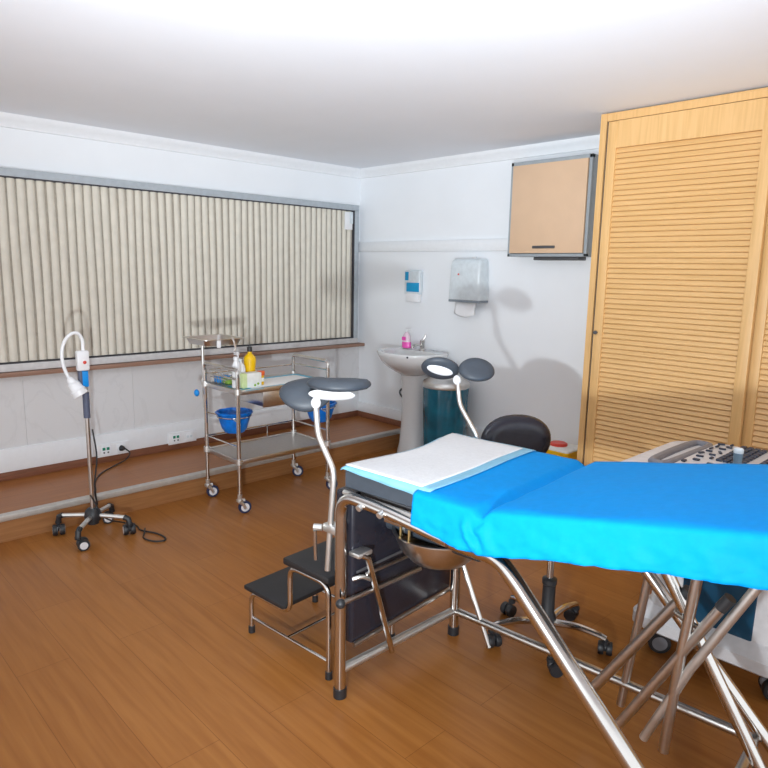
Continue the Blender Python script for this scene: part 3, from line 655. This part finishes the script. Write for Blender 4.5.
# probe standing in a holder
PB = cc + V((0.03, -0.055, 0.054))
o = thing('ultrasound_probe', U0+PB, 'slate grey ultrasound probe with a pale tip standing on the console keys', 'probe')
b = MB(); b.lathe([(0.014, 0.0), (0.016, 0.004), (0.014, 0.03), (0.016, 0.062)], seg=16); b.build('probe_body', 'usprobe', o)
MB().lathe([(0.015, 0.060), (0.017, 0.064), (0.017, 0.076), (0.012, 0.081)], seg=16, sy=0.7).build('probe_tip', 'palegrey', o)

# ------------------------------------------------------------------ step stool
t = thing('step_stool', (-2.207, 1.352, 0), 'two tread step stool with black treads and chrome legs at the couch foot', 'step stool', rz=0.079)
SW = 0.40
MB().box((0.125, SW/2, 0.203), (0.25, SW, 0.020), bev=0.006).build('lower_tread', 'rubber', t)
MB().box((0.375, SW/2, 0.398), (0.25, SW, 0.028), bev=0.007).build('upper_tread', 'rubber', t)
for y in (0.022, SW-0.022):
    b = MB(); b.tube(bend([(0.022, y, 0.012), (0.022, y, 0.182), (0.268, y, 0.182), (0.268, y, 0.373), (0.482, y, 0.373), (0.485, y, 0.012)], 0.05, 7), 0.0105, 12)
    fr = b.build('side_frame', 'chrome', t)
    for x in (0.022, 0.485): MB().lathe([(0.0105, 0), (0.014, 0.002), (0.014, 0.03), (0.0105, 0.032)], (x, y, 0), 12).build('rubber_foot', 'black', fr)
    b = MB(); b.tube([(0.022, y, 0.07), (0.485, y, 0.07)], 0.006, 8); b.build('side_rail', 'chrome', t)
for x in (0.25, ):
    b = MB(); b.tube([(x, 0.022, 0.07), (x, SW-0.022, 0.07)], 0.006, 8); b.build('cross_rail', 'chrome', t)

# ------------------------------------------------------------------ examination couch (local: x along the couch from its foot, y across)
RZ = 0.079; K0 = V((-1.632, 1.393, 0)); W = 0.637
t = thing('exam_couch', K0, 'stainless steel gynaecological examination couch covered with a blue sheet', 'examination couch', rz=RZ)
# cushions
def cushion(L, th, notch):
    """outline with rounded corners, shallow crescent cut at the foot"""
    out = []
    for k in range(13):
        v = W*k/12; q = v/W; u = notch*math.sin(math.pi*q)**2
        if k in (0, 12): u = 0.012
        out.append((u, v))
    out += [(L, W-0.01), (L, 0.01)]
    return out
b = MB(); oc = cushion(0.548, 0, 0.055)
cx, cy = 0.29, W/2
def inset(p, d): return (p[0] + (d if p[0] < 0.28 else -d), p[1] + (d if p[1] < 0.02 else (-d if p[1] > W-0.02 else 0)))
b.loops([[V((*inset(p, 0.012), 0.768)) for p in oc], [V((*p, 0.776)) for p in oc], [V((*p, 0.828)) for p in oc], [V((*inset(p, 0.008), 0.839)) for p in oc]])
b.build('seat_cushion', 'slate', t, angle=50)
BT = R(10.9); Rb = Matrix.Rotation(-BT, 3, 'Y'); bo = V((0.598, 0, 0.846)); BL = 0.86
b = MB(); b.box(bo + Rb @ V((BL/2, W/2, -0.036)), (BL, W-0.004, 0.07), Rb, bev=0.012, seg=3); b.build('backrest_cushion', 'slate', t)
b = MB(); b.box(bo + Rb @ V((BL/2, W/2, -0.082)), (BL-0.04, W-0.06, 0.018), Rb); b.build('backrest_board', 'handle', t)
MB().box((0.31, W/2, 0.759), (0.50, W-0.05, 0.018)).build('seat_board', 'handle', t, smooth=False)
# main frame: foot posts bending into the side rails, head legs bending down from the rails
b = MB(); b.tube(bend([(0.010, -0.016, 0.02), (0.008, -0.016, 0.752), (0.20, -0.014, 0.742), (0.45, -0.006, 0.712)], 0.075, 8), 0.0205, 14); b.build('side_frame', 'chrome', t)
b = MB(); b.tube(bend([(0.062, 0.60, 0.02), (0.062, 0.60, 0.752), (0.25, 0.60, 0.742), (0.50, 0.60, 0.712)], 0.075, 8), 0.0205, 14); b.build('side_frame', 'chrome', t)
b = MB(); b.tube([(0.01, -0.004, 0.757), (0.35, -0.002, 0.752)], 0.0085, 10); b.build('accessory_rail', 'satin', t)
for x in (0.115, 0.205): MB().cyl((x, -0.02, 0.744), (x, -0.045, 0.735), 0.011, 12).build('rail_clamp', 'satin', t)
MB().box((0.245, -0.012, 0.722), (0.07, 0.03, 0.018), bev=0.004).build('rail_bracket', 'steel', t)
for y, xx in ((0.022, 0.0), (0.60, 0.05)):
    b = MB(); b.tube(bend([(0.44+xx, y, 0.700), (0.60+xx, y, 0.700), (0.655+xx, y, 0.655), (1.255+xx, y, 0.03)], 0.06, 8), 0.0245 if y < 0.1 else 0.02, 16)
    l = b.build('head_leg', 'chrome', t)
    MB().lathe([(0.026, 0), (0.028, 0.004), (0.026, 0.04)], (1.262+xx, y, 0), 14).build('foot_cap', 'black', l)
b = MB(); b.lathe([(0.024, 0), (0.024, 0.035)], (0.010, -0.016, 0), 14); b.build('foot_cap', 'black', t)
b = MB(); b.lathe([(0.024, 0), (0.024, 0.035)], (0.062, 0.60, 0), 14); b.build('foot_cap', 'black', t)
b = MB(); b.tube([(0.012, -0.016, 0.105), (0.062, 0.60, 0.105)], 0.0165, 12); b.build('foot_crossbar', 'satin', t)
b = MB(); b.tube([(0.062, 0.60, 0.105), (1.18, 0.60, 0.105)], 0.016, 12); b.build('lower_rail', 'steel', t)
for x, z in ((0.07, 0.735), (0.46, 0.712)): MB().tube([(x, 0.0, z), (x, 0.60, z)], 0.015, 12).build('cross_tube', 'steel', t)
b = MB(); b.tube([(0.066, 0.598, 0.39), (0.24, 0.598, 0.012)], 0.010, 10); b.build('diagonal_stay', 'steel', t)
# folding mechanism and far head legs
b = MB(); b.tube([(0.862, 0.60, 0.80), (0.776, 0.60, 0.02)], 0.0145, 12); b.build('rear_post', 'steel', t)
b = MB(); b.tube([(0.985, 0.45, 0.56), (0.72, 0.45, 0.115)], 0.0165, 12); g1 = b.build('gas_spring', 'steel', t)
b = MB(); b.tube([(1.0, 0.45, 0.585), (0.972, 0.45, 0.538)], 0.019, 12); b.build('spring_cap', 'black', g1)
b = MB(); b.tube([(0.915, 0.44, 0.655), (1.24, 0.44, 0.12)], 0.0185, 12); b.build('support_strut', 'chrome', t)
b = MB(); b.tube([(1.045, 0.35, 0.70), (1.02, 0.35, 0.42), (1.0, 0.35, 0.11)], 0.015, 12); b.build('support_strut', 'steel', t)
b = MB(); b.tube([(1.114, 0.35, 0.615), (0.86, 0.35, 0.12)], 0.0145, 12); g2 = b.build('gas_spring', 'steel', t)
b = MB(); b.tube([(1.13, 0.35, 0.645), (1.108, 0.35, 0.605)], 0.017, 12); b.build('spring_cap', 'black', g2)
b = MB(); b.tube([(0.963, 0.45, 0.50), (1.063, 0.35, 0.527)], 0.008, 10); b.build('link_bar', 'chrome', t)
b = MB(); b.tube([(1.20, 0.35, 0.72), (1.05, 0.35, 0.40), (0.94, 0.35, 0.12)], 0.013, 12); b.build('support_strut', 'satin', t)
for x in (1.19, ): MB().tube([(x, 0.02, 0.11), (x, 0.60, 0.11)], 0.014, 12).build('cross_tube', 'steel', t)
b = MB(); b.box((0.98, 0.36, 0.735), (0.26, 0.16, 0.04), bev=0.006); b.build('hinge_plate', 'handle', t)
# foot panel folded down: black upholstery in a steel frame
fp = MB().box((-0.020, 0.325, 0.465), (0.088, 0.60, 0.56), bev=0.014, seg=3).build('foot_panel', 'blackvinyl', t)
b = MB(); b.tube([(0.030, 0.03, 0.186), (0.030, 0.62, 0.186)], 0.0085, 10); b.build('panel_frame', 'steel', fp)
b = MB(); b.box((0.026, 0.325, 0.455), (0.004, 0.56, 0.010), bev=0.0015); b.build('panel_strip', 'handle', fp)  # thin grey strip across the panel face
b = MB(); b.tube([(0.06, 0.03, 0.535), (0.065, 0.06, 0.515), (0.065, 0.20, 0.10)], 0.011, 10); b.build('panel_stay', 'chrome', t)
b = MB(); b.box((0.045, 0.045, 0.535), (0.05, 0.07, 0.018), bev=0.005); b.build('stay_bracket', 'satin', t)
b = MB(); b.tube([(0.03, 0.02, 0.44), (0.05, 0.05, 0.445), (0.05, 0.10, 0.415)], 0.008, 8, 4); b.build('stay_bracket', 'satin', t)
b = MB(); b.tube([(0.050, -0.045, 0.384), (0.062, 0.36, 0.372)], 0.0085, 10); lv = b.build('release_lever', 'steel', t)
MB().sphere((0.0495, -0.056, 0.3845), 0.017).build('lever_knob', 'black', lv)
b = MB(); b.tube([(0.060, 0.06, 0.455), (0.064, 0.42, 0.445)], 0.006, 10); b.build('guide_rod', 'steel', t)
# actuator under the seat
b = MB(); b.tube([(-0.0, 0.225, 0.590), (0.115, 0.222, 0.590), (0.32, 0.21, 0.598)], 0.026, 16); ac = b.build('actuator', 'slate', t)
b = MB(); b.tube([(0.10, 0.222, 0.590), (0.115, 0.222, 0.590)], 0.028, 16); b.build('actuator_ring', 'satin', ac)
b = MB(); b.tube([(0.31, 0.21, 0.598), (0.43, 0.20, 0.605)], 0.031, 16); b.build('actuator_housing', 'black', ac)
# dark mechanism housing over the steel drain bowl
MB().box((0.27, 0.36, 0.665), (0.28, 0.20, 0.12), bev=0.012).build('mechanism_housing', 'black', t)
b = MB(); b.lathe([(0.0, -0.122), (0.055, -0.118), (0.105, -0.098), (0.142, -0.060), (0.160, -0.015), (0.164, 0.0), (0.172, 0.003), (0.172, 0.007), (0.161, 0.006), (0.155, -0.015), (0.136, -0.058), (0.10, -0.093), (0.0, -0.114)], (0.205, 0.285, 0.588), 44, cap0=False, cap1=False); bw = b.build('drain_bowl', 'steel', t, angle=50)
for x, y in ((0.135, 0.150), (0.185, 0.135), (0.33, 0.34), (0.09, 0.34)): MB().tube([(x, y, 0.575), (x, y, 0.70)], 0.005, 8).build('bowl_hanger', 'brass', bw)

# leg rests: two lobed pads on bent stems clamped to the foot corners
def oval_pad(b, c, a_dir, n, a, w, th, cup=0.0):
    n = V(n).normalized(); A = V(a_dir); A = (A - n*A.dot(n)).normalized(); B = n.cross(A); c = V(c); rings = []
    for s, o in ((0.02, th/2), (0.5, th/2), (0.86, th*0.42), (0.97, th*0.2), (1.0, 0), (0.97, -th*0.2), (0.86, -th*0.42), (0.5, -th/2), (0.02, -th/2)):
        ring = []
        for k in range(32):
            q = math.tau*k/32; x = math.cos(q)*a*s; y = math.sin(q)*w*s
            ring.append(c + A*x + B*y + n*(o + cup*(y*y)/max(w*w, 1e-6)))
        rings.append(ring)
    b.loops(rings)
    return A, B, n
def leg_support(stem, joint, lobes, plate, clamp):
    b = MB(); b.tube(bend(stem, 0.03, 6), 0.0105 if clamp else 0.009, 12); s = b.build('leg_support', 'satin', t)
    b = MB()
    for l in lobes: oval_pad(b, *l)
    b.build('support_pad', 'slate', s, angle=70)
    b = MB()
    for l in plate: oval_pad(b, *l)
    b.sphere(joint, 0.017, (1, 1, 1.2)); b.build('pad_shell', 'white', s, angle=60)
    if clamp:
        b = MB(); b.box((clamp[0]+0.015, clamp[1]+0.015, clamp[2]), (0.075, 0.045, 0.030), bev=0.006); b.cyl((clamp[0]-0.02, clamp[1]-0.01, clamp[2]), (clamp[0]-0.045, clamp[1]-0.025, clamp[2]), 0.012, 12); cl = b.build('clamp', 'satin', s)
        b = MB(); b.tube([(clamp[0]-0.035, clamp[1]-0.03, clamp[2]-0.01), (clamp[0]-0.030, clamp[1]-0.030, clamp[2]-0.115)], 0.0065, 10); b.build('clamp_handle', 'chrome', cl)
    return s
leg_support([(-0.052, -0.02, 0.46), (-0.040, -0.02, 0.62), (-0.024, -0.02, 0.80), (-0.028, -0.02, 0.835), (-0.102, -0.02, 0.937), (-0.113, -0.02, 1.035)], (-0.113, -0.02, 1.048),
            [((-0.180, 0.000, 1.082), (0.745, 0.663, 0.38), (0.30, -0.42, 0.86), 0.098, 0.080, 0.042, -0.028), ((-0.062, 0.040, 1.114), (0.745, 0.663, -0.24), (-0.12, 0.13, 0.98), 0.110, 0.080, 0.040, -0.016)],
            [((-0.062, 0.005, 1.080), (0.745, 0.663, 0.10), (-0.38, 0.50, 0.78), 0.080, 0.036, 0.014, 0.0)], (-0.045, -0.025, 0.618))
leg_support([(0.10, 0.655, 0.70), (0.10, 0.655, 0.83), (0.098, 0.655, 0.855), (0.011, 0.655, 0.964), (-0.002, 0.655, 1.05)], (-0.004, 0.652, 1.065),
            [((-0.068, 0.622, 1.108), (0.745, 0.663, -0.22), (-0.45, 0.62, 0.64), 0.079, 0.062, 0.030, 0.0), ((0.062, 0.690, 1.108), (0.745, 0.663, 0.10), (0.50, -0.45, 0.74), 0.074, 0.058, 0.034, 0.006)],
            [((-0.058, 0.606, 1.103), (0.745, 0.663, -0.32), (-0.50, 0.66, 0.56), 0.055, 0.022, 0.016, 0.0)], None)
b = MB(); b.box((0.10, 0.640, 0.745), (0.04, 0.07, 0.035), bev=0.006); b.build('clamp', 'satin', t)

# ------------------------------------------------------------------ blue sheet over the couch
def top_z(u):
    back = bo.z + (u-0.598)*math.tan(BT) + 0.006
    if u < 0.530: return 0.8435
    if u < 0.575: return 0.8435 - 0.017*(0.5-0.5*math.cos(math.pi*(u-0.530)/0.045))
    if u < 0.612:
        q = (u-0.575)/0.037; return 0.8265 + (bo.z+0.014*math.tan(BT)+0.006-0.8265)*math.sin(q*math.pi/2)
    return back
def drape(u):    # bottom of the near side hang
    pts = [(0.33, 0.742), (0.42, 0.728), (0.50, 0.718), (0.56, 0.716), (0.66, 0.738), (0.80, 0.774), (1.05, 0.824), (1.27, 0.864), (1.45, 0.90)]
    for (a, za), (c, zc) in zip(pts, pts[1:]):
        if u <= c: return za + (zc-za)*max(0, (u-a)/(c-a))
    return pts[-1][1]
NU, rows = 150, []
U1 = bo.x + BL*math.cos(BT) + 0.012
for i in range(NU+1):
    s = i/NU; u0 = 0.330 + (U1-0.330)*s
    row = []
    # skewed start: the sheet begins further up the couch on the far side
    zt0 = top_z(u0); zb = drape(u0)
    pk = math.exp(-((u0-0.56)/0.055)**2)           # bunched cloth at the seam
    for j in range(13):                            # near hang, bottom to top
        q = j/12; z = zb + (zt0-0.012-zb)*q
        f = (1-q)
        w = 0.010*noise.noise(V((u0*9, q*1.5, 7.1))) + 0.007*noise.noise(V((u0*22+q*2.5, q*3.0, 3.7))) + 0.0042*noise.noise(V((u0*48-q*6, q*7.0, 1.9))) + 0.002*noise.noise(V((u0*90+q*9, q*13.0, 5.9)))
        w *= (f**0.7)*(1.0+0.6*pk)
        bunch = pk*(0.009*math.sin((u0*105)+q*4.0)+0.010)*math.sin(math.pi*min(1, q*1.05))
        du = 0.010*pk*math.sin(q*7)
        row.append(V((u0+du, -0.032 - 0.007*f + w - bunch, z + 0.0025*noise.noise(V((u0*12, 0, 5)))*f)))
    for j in range(1, 4):                          # rounded near edge
        a = j/4*math.pi/2; row.append(V((u0, -0.032 + 0.030*(1-math.cos(a)) , zt0 - 0.012*(1-math.sin(a)))))
    for j in range(0, 25):                         # top
        q = j/24; v = -0.004 + (W+0.008)*q
        uu = u0
        nzv = noise.noise(V((uu*5, v*6, 0.3)))*0.0028 + noise.noise(V((uu*16, v*11, 4.3)))*0.0012
        ww = pk*0.004*math.sin(v*40) * math.exp(-v*5)
        row.append(V((uu, v, zt0 + 0.001 + max(-0.002, nzv) + ww)))
    for j in range(0, 7):                          # far hang
        q = j/6; row.append(V((u0, W+0.014+0.006*math.sin(u0*37)*q, zt0-0.012-(zt0-0.012-zb-0.02)*q)))
    rows.append(row)
b = MB(); b.grid(rows); sh = b.build('couch_sheet', 'sheet', loc=K0, rz=RZ, angle=180, solid=0.0016)
tag(sh, 'azure blue disposable sheet draped over the seat and backrest of the couch', 'sheet')
# white absorbent pad on the seat
pt = thing('incontinence_pad', K0, 'white absorbent pad with pale blue edges spread over the foot end of the couch', 'pad', rz=RZ)
def pad_surface(u0, u1, v0, v1, lift, nu=28, nv=36):
    P = []
    for i in range(nu+1):
        row = []
        for j in range(nv+1):
            v = v0+(v1-v0)*j/nv; q = min(1, max(0, v/W)); e0 = u0 + 0.045*math.sin(math.pi*q)**2
            e1 = u1 + 0.006*math.sin(v*9)
            u = e0+(e1-e0)*i/nu
            z = 0.8445 + lift + noise.noise(V((u*7, v*5, 2.2)))*0.003 + 0.0025
            if u > 0.325: z = max(z, 0.8445+lift+0.003)
            d = max(0, -v)
            if d > 0: z -= 0.002 + d*0.7*(0.6+1.2*min(1, max(0, u)/0.35)); vv = -0.004 - 0.25*d + 0.0015*math.sin(u*50)
            else: vv = v
            d2 = max(0, 0.008-u)
            z -= d2*0.6
            d3 = max(0, v-W)
            if d3 > 0: z -= d3*0.8
            row.append(V((u, vv, z)))
        P.append(row)
    return P
b = MB(); b.grid(pad_surface(-0.004, 0.374, -0.020, W+0.02, 0.0015)); b.build('film_border', 'padb', pt, angle=180, solid=0.001)
b = MB(); b.grid(pad_surface(0.008, 0.335, 0.004, W-0.02, 0.0042)); b.build('absorbent_core', 'padw', pt, angle=180, solid=0.003)

# ------------------------------------------------------------------ light
def area(name, loc, rot, size, energy, col, sy=None):
    l = bpy.data.lights.new(name, 'AREA'); l.energy = energy; l.color = col; l.size = size
    if sy: l.shape = 'RECTANGLE'; l.size_y = sy
    o = bpy.data.objects.new(name, l); C.objects.link(o); o.location = loc; o.rotation_euler = rot; return o
# fill spot added near the camera, aimed up to brighten ceiling and upper walls
up = bpy.data.lights.new('bounce_fill', 'SPOT'); up.energy = 600; up.color = (0.88, 0.94, 1.0); up.shadow_soft_size = 0.12; up.spot_size = R(92); up.spot_blend = 1.0
uo = bpy.data.objects.new('bounce_fill', up); C.objects.link(uo); uo.location = (-0.05, -0.15, 1.45)
uo.rotation_euler = V((-0.66, 0.70, 0.66)).to_track_quat('-Z', 'Y').to_euler()
# the photographer's flash, low and a little left of the lens
fl = bpy.data.lights.new('flash_light', 'SPOT'); fl.energy = 275; fl.color = (0.88, 0.95, 1.0); fl.shadow_soft_size = 0.03; fl.spot_size = R(122); fl.spot_blend = 1.0
fo = bpy.data.objects.new('flash_light', fl); C.objects.link(fo); fo.location = (-0.34, 0.0, 0.905)
fo.rotation_euler = (V((-3.0, 3.3, 2.3)) - fo.location).to_track_quat('-Z', 'Y').to_euler()

w = bpy.data.worlds.new('world'); bpy.context.scene.world = w; w.use_nodes = True
bg = w.node_tree.nodes['Background']; bg.inputs['Color'].default_value = (0.94, 0.97, 1.0, 1); bg.inputs['Strength'].default_value = 1.65

# ------------------------------------------------------------------ camera
cam = bpy.data.cameras.new('camera'); co = bpy.data.objects.new('camera', cam); C.objects.link(co)
cam.sensor_width = 36; cam.lens = 659.17/768*36; cam.clip_start = 0.02
yaw, pi_, ro = R(45.97), R(9.853), R(1.096)
f = V((-math.sin(yaw)*math.cos(pi_), math.cos(yaw)*math.cos(pi_), -math.sin(pi_))); r = V((math.cos(yaw), math.sin(yaw), 0)); u = r.cross(f)
r2 = r*math.cos(ro) + u*math.sin(ro); u2 = r2.cross(f)
co.matrix_world = Matrix.Translation((0, 0, 1.5)) @ Matrix((r2, u2, -f)).transposed().to_4x4()
sc = bpy.context.scene; sc.camera = co
sc.view_settings.view_transform = 'Standard'; sc.view_settings.look = 'None'; sc.view_settings.gamma = 1; sc.view_settings.exposure = -0.12
sc.view_settings.use_curve_mapping = False
